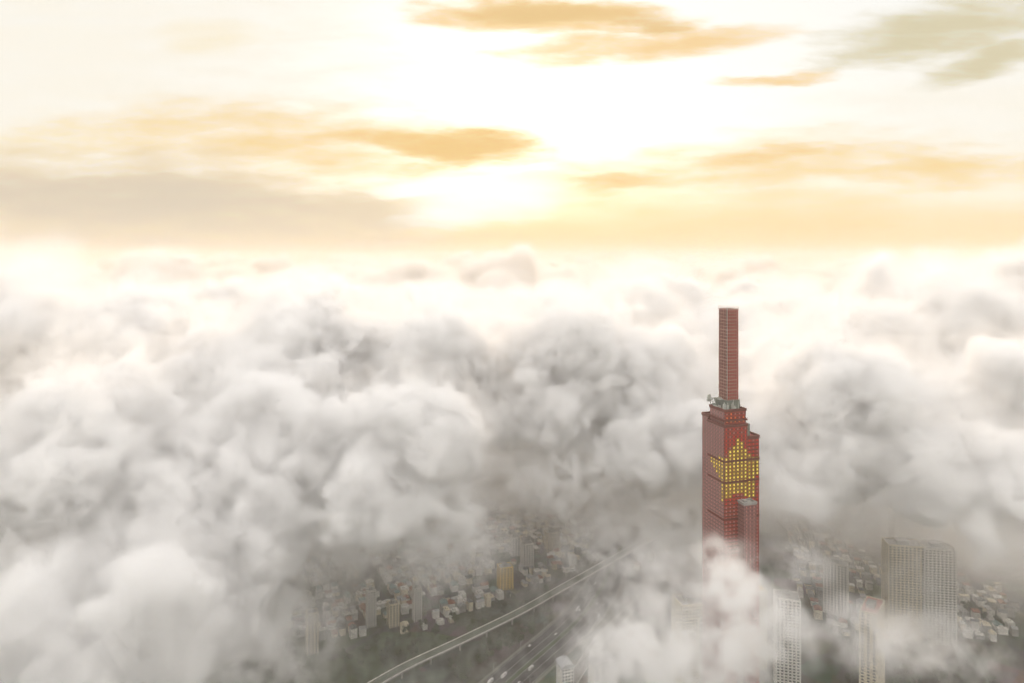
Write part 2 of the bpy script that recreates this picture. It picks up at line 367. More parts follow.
# plant crowded round the foot of the spire
for k in range(9):
    bm = bmesh.new(); x = rnd.uniform(2.5, A1 - 5); y = rnd.choice((rnd.uniform(1.8, 4.5), rnd.uniform(D_ * .5, D_ * .6))); a_, h_ = rnd.uniform(.7, 1.6), rnd.uniform(1.5, 5.5)
    bx(bm, x - a_, x + a_, y - a_ * .8, y + a_ * .8, zA + .003, zA + h_); bx(bm, x - a_ * .3, x + a_ * .3, y - .3, y + .3, zA + h_, zA + h_ + rnd.uniform(.6, 2.5)); link_bm('rooftop_unit', bm, M['palesteel'] if k % 2 else M['steel'], tw)
for k in range(5):
    x = rnd.uniform(2, A1 - 2); y = rnd.uniform(1.6, 3.4); bm = bmesh.new(); bar(bm, (x, y, zA), (x, y, zA + rnd.uniform(5, 10)), .16); link_bm('antenna', bm, M['palesteel'], tw)
# facade cleaning crane on the roof
cr = empty('crane', (3.4, D_ * .45, zA)); cr.parent = tw
bm = bmesh.new(); bx(bm, -2.4, 2.4, -2.6, 2.6, 0, 2.2); link_bm('carriage', bm, M['palesteel'], cr)
bm = bmesh.new(); bx(bm, -.8, .8, -.8, .8, 2.2, 6.2); bx(bm, -2, 2, -1.6, 1.6, 6.2, 8.2); link_bm('mast', bm, M['steel'], cr)
bm = bmesh.new()
for s_ in (-.8, .8):
    bar(bm, (s_, -7, 8.6), (s_, 12.5, 5.2), .24); bar(bm, (s_, -5, 10.0), (s_, 9, 7.0), .16)
for k in range(9): bar(bm, (-.8, -6 + 2.1 * k, 8.6 - .37 * k), (.8, -5 + 2.1 * k, 8.5 - .37 * k), .12); bar(bm, (.8, -6 + 2.1 * k, 8.6 - .37 * k), (.8, -5 + 1.8 * k, 9.8 - .35 * k), .12)
link_bm('boom', bm, M['palesteel'], cr)
bm = bmesh.new(); bx(bm, -1.6, 1.6, 10.8, 13.0, 3.2, 6.0); bx(bm, -1.3, 1.3, 11.1, 12.7, 6.0, 9.0); link_bm('cradle', bm, M['palesteel'], cr)
bm = bmesh.new()
for k in range(5): bar(bm, (-1.0 - .2 * k, -2 + 2.2 * k, 2.0), (-1.4, -2.3 + 2.4 * k, 5.4 + (k % 2) * 2.2), .2)
link_bm('rigging', bm, M['steel'], cr)
# windows of the shafts: star-shaped pattern of yellow light over red
SC = (13.0, 474.0); SR = 35.0
star = []
for k in range(10):
    r_ = SR if k % 2 == 0 else SR * .60
    a = -PI / 2 + k * PI / 5; star.append((SC[0] + r_ * .82 * math.cos(a), SC[1] + r_ * math.sin(a)))
def in_star(u, v):
    c = False
    for i in range(10):
        (x0, y0), (x1, y1) = star[i], star[i - 1]
        if (y0 > v) != (y1 > v) and u < (x1 - x0) * (v - y0) / (y1 - y0) + x0: c = not c
    return c
def py_of(z):
    d = z - CAMZ; Y = 560.0                                  # pixel row of a height at the tower
    c, s_ = math.cos(R(PITCH)), math.sin(R(PITCH))
    f = Y * c - d * s_; up = Y * s_ + d * c
    return HOR - F * up / f
PITCHX, PITCHZ = 3.25 * U, 3.05
win_r = bmesh.new(); bx(win_r, -.60, .60, -.22, -.02, -.72, .72)
win_l = bmesh.new(); bx(win_l, -.22, -.02, -.60, .60, -.72, .72)
ywin_r = bpy.data.meshes.new('lit_window'); win_r.to_mesh(ywin_r); ywin_r.materials.append(M['led_yellow']); win_r.free()
ywin_l = bpy.data.meshes.new('lit_window'); win_l.to_mesh(ywin_l); ywin_l.materials.append(M['led_yellow']); win_l.free()
rest = {k: bmesh.new() for k in ('led_yellow', 'led_red', 'led_pink', 'led_orange', 'led_dim', 'olive')}
nyel = 0
def window_wall(face, c0, c1, off, zt, zb=120.0, parent=None):
    """face 'r': columns along a at b=off; face 'l': columns along b at a=off"""
    global nyel
    n = max(1, int((c1 - c0) / PITCHX)); zq = zt - 2.6
    while zq > zb:
        for k in range(n):
            c = c0 + (k + .5) * (c1 - c0) / n
            u = c / U if face == 'r' else -c / V
            v = py_of(zq)
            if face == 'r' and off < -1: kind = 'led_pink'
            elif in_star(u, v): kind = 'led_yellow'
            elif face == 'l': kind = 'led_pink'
            else: kind = 'led_orange' if v < 428 else 'led_red'
            q_ = rnd.random()
            if kind == 'led_yellow':
                if face == 'r': bx(rest['olive'], c - PITCHX * .46, c + PITCHX * .46, off - .16, off - .01, zq - PITCHZ * .46, zq + PITCHZ * .46)
                else: bx(rest['olive'], off - .16, off - .01, c - PITCHX * .46, c + PITCHX * .46, zq - PITCHZ * .46, zq + PITCHZ * .46)
            if kind == 'led_yellow' and q_ < .22: kind = 'led_dim'
            elif kind in ('led_red', 'led_orange') and (q_ < .3 or v > 507): kind = 'led_pink'
            if kind == 'led_yellow' and nyel < 99:
                nyel += 1
                link_me('lit_window', ywin_r if face == 'r' else ywin_l, tw, (c, off, zq) if face == 'r' else (off, c, zq))
            else:
                b = rest[kind]; hw_, hh = (.6, .72) if kind == 'led_yellow' else (.55, .62)
                if face == 'r': bx(b, c - hw_, c + hw_, off - .2, off - .02, zq - hh, zq + hh)
                else: bx(b, off - .2, off - .02, c - hw_, c + hw_, zq - hh, zq + hh)
        zq -= PITCHZ
window_wall('r', A1 + .5, D_, .6, zC_)
window_wall('r', 0.3, A1, 0, zB)
window_wall('l', 0.4, D_ * .70, 0, zB)
window_wall('l', D_ * .70 + .5, D_, 1.0, tz(423))
window_wall('r', 1.6, A1 - .9, 1.2, zA, zB + 1)
window_wall('l', 1.8, D_ * .64, 1.2, zA, zB + 1)
window_wall('r', 13.2 * U, 23.6 * U, -8.5, tz(503), 150)
for k, b in rest.items():
    o = link_bm({'led_yellow': 'lit_window', 'led_red': 'red_window', 'led_pink': 'side_window', 'led_orange': 'upper_window', 'led_dim': 'dim_window', 'olive': 'spandrel'}[k], b, M[k], tw); o['kind'] = 'stuff'

# ------------------------------------------------------------------ apartment towers and other large blocks
unit_win = {}
def win_mesh(wd, ht, mat):
    key = (round(wd, 2), round(ht, 2), mat.name)
    if key not in unit_win:
        b = bmesh.new(); bx(b, -wd / 2, wd / 2, -.08, .02, -ht / 2, ht / 2)
        me = bpy.data.meshes.new('window'); b.to_mesh(me); b.free(); me.materials.append(mat); unit_win[key] = me
    return unit_win[key]
def tower_block(name, label, cat, base, rz, wx, wy, h, wall, floors, cols, group=None, roof=None, parts=90, balc=True, wallside=None):
    """a slab standing on the ground: walls, piers, balconies, windows, parapet and roof plant"""
    root = empty(name, base, rz); tag(root, label, cat, group)
    bm = bmesh.new(); bx(bm, -wx / 2, wx / 2, -wy / 2, wy / 2, 0, h); link_bm('wall', bm, wall, root)
    fh = h / floors
    bm = bmesh.new()
    for k in range(cols + 1):
        x = -wx / 2 + k * wx / cols
        bx(bm, x - .45, x + .45, -wy / 2 - .7, -wy / 2 - .003, 0, h + 1)
    ncy = max(2, int(cols * wy / wx))
    for k in range(ncy + 1):
        y = -wy / 2 + k * wy / ncy
        for s_ in (-1, 1): bx(bm, *sorted((s_ * (wx / 2 + .003), s_ * (wx / 2 + .7))), y - .45, y + .45, 0, h + 1)
    link_bm('pier', bm, wall, root)['kind'] = 'stuff'
    bm = bmesh.new(); t = .5
    for q in ((-wx / 2, wx / 2, -wy / 2, -wy / 2 + t), (-wx / 2, wx / 2, wy / 2 - t, wy / 2), (-wx / 2, -wx / 2 + t, -wy / 2 + t, wy / 2 - t), (wx / 2 - t, wx / 2, -wy / 2 + t, wy / 2 - t)): bx(bm, *q, h + .003, h + 1.5)
    link_bm('parapet', bm, wall, root)
    bm = bmesh.new(); bx(bm, -wx / 2 + t + .02, wx / 2 - t - .02, -wy / 2 + t + .02, wy / 2 - t - .02, h + .004, h + .4); rf = link_bm('roof', bm, roof or M['concrete'], root)
    bm = bmesh.new(); bx(bm, -wx * .2, wx * .12, -wy * .2, wy * .25, h + .4, h + 4.5); bx(bm, -wx * .23, wx * .15, -wy * .23, wy * .28, h + 4.5, h + 5); link_bm('roof_plant', bm, M['grey'], rf)
    n = 0; extra = bmesh.new(); bal = bmesh.new(); ww = wx / cols * .55; wh = fh * .5
    cand = []
    for f in range(floors - 1, -1, -1):
        z = (f + .5) * fh
        for k in range(cols): cand.append((0, -wx / 2 + (k + .5) * wx / cols, z))
        for k in range(ncy):
            for s_ in (-1, 1): cand.append((s_, -wy / 2 + (k + .5) * wy / ncy, z))
    for (fc, c, z) in cand:
        if fc == 0:
            if n < parts: link_me('window', win_mesh(ww, wh, M['glass']), root, (c, -wy / 2 - .02, z)); n += 1
            else: bx(extra, c - ww / 2, c + ww / 2, -wy / 2 - .1, -wy / 2 - .01, z - wh / 2, z + wh / 2)
            if balc: bx(bal, c - ww * .75, c + ww * .75, -wy / 2 - 1.2, -wy / 2 - .12, z - fh * .48, z - fh * .22)
        else:
            x = fc * (wx / 2)
            bx(extra, *sorted((x + fc * .01, x + fc * .1)), c - ww / 2, c + ww / 2, z - wh / 2, z + wh / 2)
            if balc and fc < 0: bx(bal, x - 1.2, x - .12, c - ww * .75, c + ww * .75, z - fh * .48, z - fh * .22)
    if len(extra.verts): link_bm('window', extra, M['glass'], root)['kind'] = 'stuff'
    else: extra.free()
    if balc: link_bm('balcony', bal, wall, root)['kind'] = 'stuff'
    else: bal.free()
    return root
def ground_of(px, py_top, h):
    p = at_z(px, py_top, h); p.z = 0; return p
# (px, py of roof front edge, height)
tower_block('apartment_tower', 'cream balconied apartment tower, left one of the tall pair right of the skyscraper', 'apartment tower', ground_of(903, 543, 122), R(-10), 44, 24, 122, M['cream'], 36, 9)
tower_block('apartment_tower', 'whiter balconied apartment tower, right one of the tall pair right of the skyscraper', 'apartment tower', ground_of(936, 546, 122), R(-10), 38, 26, 122, M['white'], 36, 8)
tower_block('apartment_tower', 'faint apartment tower fading into cloud behind the tallest pair', 'apartment tower', ground_of(905, 512, 120), R(-10), 36, 26, 120, M['white'], 34, 7, parts=40)
tower_block('apartment_block', 'mid-rise pale apartment block left of the tallest apartment pair', 'apartment block', ground_of(836, 562, 70), R(-30), 30, 20, 70, M['white'], 20, 7)
tower_block('apartment_block', 'long pale block with a pink roof slab below the tallest apartment pair', 'apartment block', ground_of(872, 606, 100), R(52), 42, 18, 100, M['cream'], 28, 9, roof=M['pinkroof'], parts=60)
tower_block('apartment_block', 'pale block right of the red tower foot, faint in mist', 'apartment block', ground_of(787, 596, 105), R(-15), 26, 22, 105, M['white'], 30, 6, parts=60)
tower_block('office_block', 'low block with a yellow roof at the foot of the red tower', 'office block', ground_of(752, 588, 95), R(TROT * 180 / PI), 26, 20, 95, M['cream'], 26, 7, roof=M['yellow'], parts=40)
tower_block('apartment_tower', 'ghostly white apartment tower in the thick mist left of the red tower foot', 'apartment tower', ground_of(690, 600, 130), R(12), 30, 24, 130, M['cream'], 38, 8, parts=60)
tower_block('apartment_tower', 'ghostly white apartment tower in the thick mist below the red tower foot', 'apartment tower', ground_of(722, 622, 150), R(12), 34, 22, 150, M['white'], 44, 9, parts=60)
tower_block('office_block', 'small yellow office block standing among the low houses', 'office block', ground_of(505, 566, 32), R(18), 20, 16, 32, M['yellow'], 9, 4, balc=False)
tower_block('apartment_block', 'white slab block right of and behind the yellow office block', 'apartment block', ground_of(527, 543, 36), R(18), 17, 14, 36, M['white'], 11, 4, balc=False)
tower_block('apartment_block', 'short white block standing left of the white slab block', 'apartment block', ground_of(515, 537, 30), R(18), 14, 12, 30, M['white'], 9, 3, balc=False)
tower_block('apartment_block', 'pale block at the far side of the low houses, beside the highway', 'apartment block', ground_of(552, 532, 30), R(18), 22, 14, 30, M['cream'], 9, 5, balc=False)
tower_block('office_block', 'narrow pale tower in the middle of the low houses', 'office block', ground_of(371, 590, 48), R(25), 11, 10, 48, M['white'], 14, 3, balc=False)
tower_block('apartment_block', 'stubby pale block beside the narrow pale tower', 'apartment block', ground_of(393, 603, 30), R(25), 13, 12, 30, M['cream'], 9, 3, balc=False)
tower_block('office_block', 'slender pale block between the elevated railway and the low houses', 'office block', ground_of(417, 588, 44), R(25), 10, 9, 44, M['white'], 13, 3, balc=False)
tower_block('office_block', 'tan block in the mist left of the low houses', 'office block', ground_of(312, 612, 50), R(25), 13, 12, 50, M['cream'], 15, 3, balc=False)
# two white buildings with curved roofs at the bottom edge
def vault(name, label, base, rz, wx, wy, h, rise):
    root = empty(name, base, rz); tag(root, label, 'building')
    bm = bmesh.new(); bx(bm, -wx / 2, wx / 2, -wy / 2, wy / 2, 0, h); link_bm('wall', bm, M['white'], root)
    bm = bmesh.new(); n = 12; rows = []
    for k in range(n + 1):
        a = PI * k / n; x = -math.cos(a) * (wx / 2 + .8); z = h + .004 + math.sin(a) * rise
        rows.append((bm.verts.new((x, -wy / 2 - .8, z)), bm.verts.new((x, wy / 2 + .8, z))))
    for a, b in zip(rows, rows[1:]): bm.faces.new((a[0], b[0], b[1], a[1]))
    bm.faces.new([r_[0] for r_ in rows][::-1]); bm.faces.new([r_[1] for r_ in rows]); bm.faces.new((rows[0][0], rows[0][1], rows[-1][1], rows[-1][0]))
    link_bm('roof', bm, M['tin'], root)
    for f in range(int(h / 3.5)):
        for k in range(4): link_me('window', win_mesh(wx / 7, 1.7, M['glass']), root, (-wx / 2 + (k + .5) * wx / 4, -wy / 2 - .02, (f + .6) * 3.5))
    return root
vault('curved_roof_building', 'narrow white building with a rounded roof beside the thick mist', ground_of(565, 664, 60), R(18), 14, 16, 60, 4)
vault('curved_roof_building', 'broad white building with a rounded roof at the rim of the thick mist', ground_of(602, 662, 60), R(18), 26, 18, 60, 6)

# ------------------------------------------------------------------ low houses
ROOFS = [('tin', 'grey tin roof'), ('teal', 'green-blue roof'), ('rust', 'rusty red roof'), ('slate', 'dark grey roof'), ('white', 'flat white roof'), ('cream', 'flat cream roof')]
WALLS = ['white', 'cream', 'white', 'grey']
protos = {}
def house_meshes(key):
    if key in protos: return protos[key]
    rk, wk, wx, wy, h, pitched = key
    b = bmesh.new(); bx(b, -wx / 2, wx / 2, -wy / 2, wy / 2, 0, h)
    wm = bpy.data.meshes.new('wall'); b.to_mesh(wm); b.free(); wm.materials.append(M[wk])
    b = bmesh.new(); e = .4
    if pitched:
        z = h + .003; p = [(-wx / 2 - e, -wy / 2 - e, z), (wx / 2 + e, -wy / 2 - e, z), (wx / 2 + e, wy / 2 + e, z), (-wx / 2 - e, wy / 2 + e, z), (-wx / 2 - e, 0, z + wy * .28), (wx / 2 + e, 0, z + wy * .28)]
        v = [b.verts.new(q) for q in p]
        for f in ((0, 1, 5, 4), (2, 3, 4, 5), (0, 4, 3), (1, 2, 5), (3, 2, 1, 0)): b.faces.new([v[i] for i in f])
    else:
        bx(b, -wx / 2 - .2, wx / 2 + .2, -wy / 2 - .2, wy / 2 + .2, h + .003, h + .8); bx(b, -wx * .3, wx * .1, -wy * .1, wy * .35, h + .8, h + 3.2)
    rm = bpy.data.meshes.new('roof'); b.to_mesh(rm); b.free(); rm.materials.append(M[rk])
    protos[key] = (wm, rm); return protos[key]
def near_path(p, paths, dist):
    for path, d in paths:
        for q in path[::2]:
            if (q.x - p.x) ** 2 + (q.y - p.y) ** 2 < (d + dist) ** 2: return True
    return False
clear = [(hw, 30), (ser, 10), (vr, 9)] + [(p, 5) for p in loc]
bigs = [o.location.copy() for o in bpy.data.objects if o.type == 'EMPTY' and o.parent is None and o.name.split('.')[0] != 'railway_viaduct']
def to_px(p):
    d = Vector(p) - Vector((0, 0, CAMZ)); c, s_ = math.cos(R(PITCH)), math.sin(R(PITCH))
    f = d.y * c - d.z * s_; up = d.y * s_ + d.z * c
    return 512 + F * d.x / f, HOR - F * up / f
def poly_in(poly, u, v):
    c = False
    for i in range(len(poly)):
        (x0, y0), (x1, y1) = poly[i], poly[i - 1]
        if (y0 > v) != (y1 > v) and u < (x1 - x0) * (v - y0) / (y1 - y0) + x0: c = not c
    return c
AREA_L = [(285, 640), (290, 560), (330, 515), (430, 490), (520, 478), (605, 472), (600, 520), (575, 570), (500, 600), (440, 628), (360, 640)]
AREA_M = [(655, 470), (720, 470), (720, 520), (660, 560), (625, 575)]
AREA_R = [(780, 520), (830, 520), (880, 570), (1010, 590), (1024, 640), (930, 650), (840, 640), (800, 600)]
def houses(area, count, ang, side_label, grp, step=15):
    ca, sa = math.cos(ang), math.sin(ang); spots = []
    xs = [at_z(x, y).x for x, y in area]; ys = [at_z(x, y).y for x, y in area]
    cx, cy = sum(xs) / len(xs), sum(ys) / len(ys); n = 70
    for i in range(-n, n):
        for j in range(-n, n):
            lx, ly = i * step + (i // 4) * 5, j * step * 1.1 + (j // 2) * 6
            p = Vector((cx + lx * ca - ly * sa, cy + lx * sa + ly * ca, 0))
            u, v = to_px(p)
            if p.y > 300 and poly_in(area, u, v) and not near_path(p, clear, 9) and min((p - b).length for b in bigs) > 22: spots.append(p)
    rnd.shuffle(spots); spots = [p for p in spots if rnd.random() < .9]; spots.sort(key=lambda p: p.y + rnd.uniform(-60, 60))
    massed = bmesh.new(); far_mats = ['white', 'cream', 'grey', 'tin', 'rust', 'slate']
    for i, p in enumerate(spots):
        ri = rnd.choices(range(6), [3, 1.2, 1.6, 2, 2.4, 1.4])[0]; rk, rl = ROOFS[ri]; wk = rnd.choice(WALLS)
        k = (rk, wk, rnd.choice((7., 9., 11.5)), rnd.choice((6.5, 8.5, 10.)), rnd.choice((5., 7., 9.5, 9.5, 13.)), ri < 4)
        rz = ang + rnd.uniform(-.1, .1) + rnd.choice((0, PI / 2)); q = p + Vector((rnd.uniform(-1, 1), rnd.uniform(-1, 1), 0))
        if i >= count:
            n0 = len(massed.verts); f0 = len(massed.faces); mi = rnd.randrange(3); bx(massed, -k[2] / 2, k[2] / 2, -k[3] / 2, k[3] / 2, 0, k[4], mi); bx(massed, -k[2] / 2 - .3, k[2] / 2 + .3, -k[3] / 2 - .3, k[3] / 2 + .3, k[4] + .003, k[4] + .9, rnd.randrange(6))
            massed.verts.ensure_lookup_table(); mm = Matrix.Translation(q) @ Matrix.Rotation(rz, 4, 'Z')
            for v in massed.verts[n0:]: v.co = mm @ v.co
            continue
        wm, rm = house_meshes(k)
        root = empty('house', q, rz)
        tag(root, f'small pale house with {rl} {side_label}', 'house', f'{rl.replace(" roof", "").strip()} roofed houses {grp}')
        link_me('wall', wm, root); link_me('roof', rm, root)
    if len(massed.verts): tag(link_bm('houses', massed, [M[m] for m in far_mats]), f'far low houses packed together {side_label}', 'houses', kind='stuff')
    else: massed.free()
houses(AREA_L, 225, R(25), 'among the low houses left of the highway', 'left of the highway', 11.5)
houses(AREA_M, 35, R(-20), 'between the highway and the red tower', 'between highway and red tower')
houses(AREA_R, 40, R(-15), 'around the apartment towers on the right', 'around the apartment towers', 14)

# ------------------------------------------------------------------ trees
def tree_meshes(seed, h, rad, mat):
    r_ = random.Random(seed)
    b = bmesh.new(); n = 7; rings = []
    for (z, q, ox) in ((0, .55, 0), (h * .25, .36, .15), (h * .5, .28, .3), (h * .75, .1, .2)):
        rings.append([b.verts.new((math.cos(2 * PI * k / n) * q + ox, math.sin(2 * PI * k / n) * q, z)) for k in range(n)])
    for a, c in zip(rings, rings[1:]):
        for k in range(n): b.faces.new((a[k], a[(k + 1) % n], c[(k + 1) % n], c[k]))
    for k in range(5):
        a = k * 2.4; bar(b, (.2, 0, h * (.35 + .07 * k)), (math.cos(a) * rad * .6, math.sin(a) * rad * .6, h * (.55 + .07 * k)), .12)
    tm = bpy.data.meshes.new('trunk'); b.to_mesh(tm); b.free(); tm.materials.append(M['bark'])
    b = bmesh.new(); cl = []
    for k in range(13):
        a = r_.uniform(0, 2 * PI); q = rad * math.sqrt(r_.random()) * .8; cl.append(Vector((math.cos(a) * q, math.sin(a) * q, h * r_.uniform(.48, .92))))
    for k in range(620):
        c = r_.choice(cl); d = Vector((r_.gauss(0, 1), r_.gauss(0, 1), r_.gauss(0, .8))); d.normalize()
        p = c + d * rad * .36 * r_.uniform(.5, 1.15); s_ = r_.uniform(.35, .8)
        n_ = (d + Vector((r_.uniform(-.7, .7), r_.uniform(-.7, .7), r_.uniform(-.2, .9)))).normalized(); t_ = n_.orthogonal().normalized(); u_ = n_.cross(t_)
        b.faces.new([b.verts.new(p + t_ * s_ * x + u_ * s_ * y * .8) for x, y in ((-1, 0), (0, -1), (1, 0), (0, 1))])
    cm_ = bpy.data.meshes.new('crown'); b.to_mesh(cm_); b.free(); cm_.materials.append(mat)
    return tm, cm_
TREES = [tree_meshes(1, 11, 5.2, M['leaf']), tree_meshes(2, 13, 5.8, M['leaf2']), tree_meshes(3, 8.5, 4.4, M['leaf2'])]
def trees(spots, label, group):
    for p in spots:
        tm, cm_ = rnd.choice(TREES)
        root = empty('tree', p, rnd.uniform(0, 2 * PI)); s_ = rnd.uniform(.75, 1.3); root.scale = (s_, s_, s_ * rnd.uniform(.9, 1.1))
        tag(root, label, 'tree', group); link_me('trunk', tm, root); link_me('crown', cm_, root)
def scatter(area, n, md=0):
    out = []; tries = 0
    ux = [a[0] for a in area]; vy = [a[1] for a in area]
    while len(out) < n and tries < 6000:
        tries += 1; u, v = rnd.uniform(min(ux), max(ux)), rnd.uniform(min(vy), max(vy))
        if not poly_in(area, u, v): continue
        p = at_z(u, v)
        if near_path(p, clear, 3) or min((p - b).length for b in bigs) < 18: continue
        if all((p - q).length > 6 for q in out): out.append(p)
    return out
trees(scatter([(225, 690), (250, 640), (300, 636), (310, 690)], 26), 'dark green bushy tree in the open land at the bottom left', 'trees in the open land')
trees(scatter([(330, 660), (400, 634), (500, 606), (560, 580), (575, 590), (470, 640), (380, 676)], 48), 'dark green tree in the belt along the elevated railway', 'trees along the elevated railway')
trees(scatter([(430, 683), (500, 640), (560, 600), (575, 606), (505, 664), (470, 683)], 34), 'green tree in the strip between railway and highway', 'trees between railway and highway')
trees(scatter([(655, 470), (690, 470), (680, 510), (640, 560)], 22), 'green tree beside the far part of the highway', 'trees beside the far highway')
trees(scatter([(840, 690), (850, 648), (960, 655), (1000, 690)], 45), 'dark tree in the wooded land at the bottom right', 'trees at the bottom right')
trees(scatter([(790, 530), (870, 570), (1000, 600), (1000, 640), (900, 640), (820, 600)], 24), 'green tree among the apartment towers on the right', 'trees among the apartment towers')

# ------------------------------------------------------------------ vehicles on the highway
def car_meshes(mat, ln, wd, ht, boxy):
    b = bmesh.new(); prof = [(-ln / 2, .4), (ln / 2, .4), (ln / 2, ht * .55), (ln * .28, ht * .62), (ln * .12, ht), (-ln * .3, ht), (-ln * .45, ht * .62), (-ln / 2, ht * .6)] if not boxy else [(-ln / 2, .5), (ln / 2, .5), (ln / 2, ht * .55), (ln * .42, ht * .9), (ln * .38, ht), (-ln / 2, ht)]
    lo = [b.verts.new((-wd / 2, y, z)) for y, z in prof]; hi = [b.verts.new((wd / 2, y, z)) for y, z in prof]
    b.faces.new(lo); b.faces.new(hi[::-1])
    for i in range(len(prof)): b.faces.new((lo[i], hi[i], hi[(i + 1) % len(prof)], lo[(i + 1) % len(prof)]))
    bm_ = bpy.data.meshes.new('body'); bmesh.ops.recalc_face_normals(b, faces=b.faces); b.to_mesh(bm_); b.free(); bm_.materials.append(mat)
    b = bmesh.new()
    bx(b, -wd / 2 - .02, wd / 2 + .02, -ln * .3, ln * .1, ht * .66, ht * .9); gm = bpy.data.meshes.new('windows'); b.to_mesh(gm); b.free(); gm.materials.append(M['glass'])
    b = bmesh.new(); n = 10
    r0 = [b.verts.new((-.12, math.cos(2 * PI * k / n) * .4, math.sin(2 * PI * k / n) * .4)) for k in range(n)]; r1 = [b.verts.new((.12, v.co.y, v.co.z)) for v in r0]
    b.faces.new(r0); b.faces.new(r1[::-1])
    for k in range(n): b.faces.new((r0[k], r1[k], r1[(k + 1) % n], r0[(k + 1) % n]))
    wm = bpy.data.meshes.new('wheel'); bmesh.ops.recalc_face_normals(b, faces=b.faces); b.to_mesh(wm); b.free(); wm.materials.append(M['tyre'])
    return bm_, gm, wm, ln, wd
CARS = [('car', 'white car', car_meshes(M['carw'], 4.6, 1.9, 1.5, False)), ('car', 'dark car', car_meshes(M['card'], 4.6, 1.9, 1.5, False)), ('truck', 'white truck', car_meshes(M['carw'], 9.5, 2.5, 3.4, True)), ('bus', 'red bus', car_meshes(M['carr'], 11, 2.5, 3.1, True))]
hs = side(hw)
for k in range(64):
    i = rnd.randrange(4, len(hw) - 4); lane = rnd.choice((-21, -17.5, -11, -8, -5, 5, 8, 11, 17.5, 21))
    cat, lab, (bmh, gm, wm, ln, wd) = rnd.choices(CARS, [6, 3, 3, .7])[0]
    p = hw[i] + hs[i] * lane; d = hw[i + 1] - hw[i]
    root = empty(cat if cat != 'car' else 'passenger_car', (p.x, p.y, .016), math.atan2(-d.x, d.y) + (PI if lane < 0 else 0))
    tag(root, f'{lab} driving on the wide dark highway', cat, f'{lab} traffic on the highway')
    link_me('body', bmh, root); link_me('windows', gm, root)
    for sx in (-1, 1):
        for sy in (-.3, .3): link_me('wheel', wm, root, (sx * (wd / 2 - .05), sy * ln, .4))
# street lamps along the highway
b = bmesh.new(); n = 8
for (z0_, z1_, q0, q1) in ((0, 11, .16, .1),):
    bar(b, (0, 0, 0), (0, 0, 11), .12); bar(b, (0, 0, 10.9), (2.6, 0, 11.6), .08)
lp = bpy.data.meshes.new('pole'); b.to_mesh(lp); b.free(); lp.materials.append(M['palesteel'])
b = bmesh.new(); bx(b, 2.3, 3.6, -.25, .25, 11.5, 11.75); lh = bpy.data.meshes.new('lamp_head'); b.to_mesh(lh); b.free(); lh.materials.append(M['palesteel'])
for i in range(3, len(hw) - 8, 4):
    for s_ in (-1, 1):
        p = hw[i] + hs[i] * 26.2 * s_; d = hs[i] * -s_
        root = empty('street_lamp', (p.x, p.y, .14), math.atan2(d.y, d.x)); tag(root, 'tall thin street lamp at the edge of the wide highway', 'street lamp', 'street lamps along the highway')
        link_me('pole', lp, root); link_me('lamp_head', lh, root)

# ------------------------------------------------------------------ the sea of clouds
DENS, GAN, VS1, VS2 = .13, .22, 4., 8.
LUMPS = [(48, 336, 98, 360, .6), (125, 350, 50, 340), (258, 388, 115, 290, .7), (432, 390, 84, 288, .7), (505, 350, 50, 295), (585, 392, 98, 282, .7), (655, 425, 62, 262),
         (640, 302, 34, 400), (800, 415, 58, 272), (882, 440, 105, 282), (985, 412, 80, 292), (1005, 490, 72, 250), (820, 470, 60, 250), (930, 500, 60, 240), (775, 430, 45, 280), (690, 452, 52, 240), (790, 492, 42, 240), (960, 345, 80, 322), (850, 352, 60, 325), (905, 312, 48, 370), (1010, 292, 46, 390), (765, 375, 55, 295),
         (408, 478, 72, 246, .8, 22, 6), (95, 470, 125, 262), (240, 480, 105, 228), (50, 590, 120, 190), (150, 570, 100, 180), (220, 610, 80, 140), (100, 680, 120, 150), (520, 418, 62, 262), (565, 430, 50, 255), (470, 415, 60, 260), (620, 445, 42, 240), 
         (190, 525, 90, 205), (275, 545, 60, 190), (20, 500, 100, 240), (340, 480, 60, 230)]
# drifting mist: where it lies, how wide, how far off, how flat, how thick
MISTS = [(925, 575, 60, 720, .7, .06), (865, 640, 40, 500, .9, .14), (240, 650, 110, 620, .6, .10), (650, 655, 118, 455, .6, .52), (722, 660, 50, 420, .6, .26), (620, 670, 90, 480, .5, .22), (728, 588, 54, 455, .9, .55), (782, 632, 46, 430, 1.0, .36), (745, 640, 52, 440, 1.1, .6), (560, 476, 85, 950, .45, .15), (645, 488, 60, 950, .5, .12), (712, 545, 34, 490, .5, .2), (665, 580, 60, 600, .7, .25),
         (870, 635, 70, 470, .35, .16), (790, 560, 60, 640, .5, .12),
         (940, 640, 70, 640, .5, .12), (1000, 550, 80, 800, .5, .12), (850, 510, 80, 800, .4, .10), (640, 560, 100, 800, .5, .07), (340, 560, 60, 850, .7, .10), (440, 550, 70, 820, .6, .14), (560, 600, 60, 850, .4, .05), (700, 530, 60, 900, .6, .14)]
HAZE = 1.05e-4
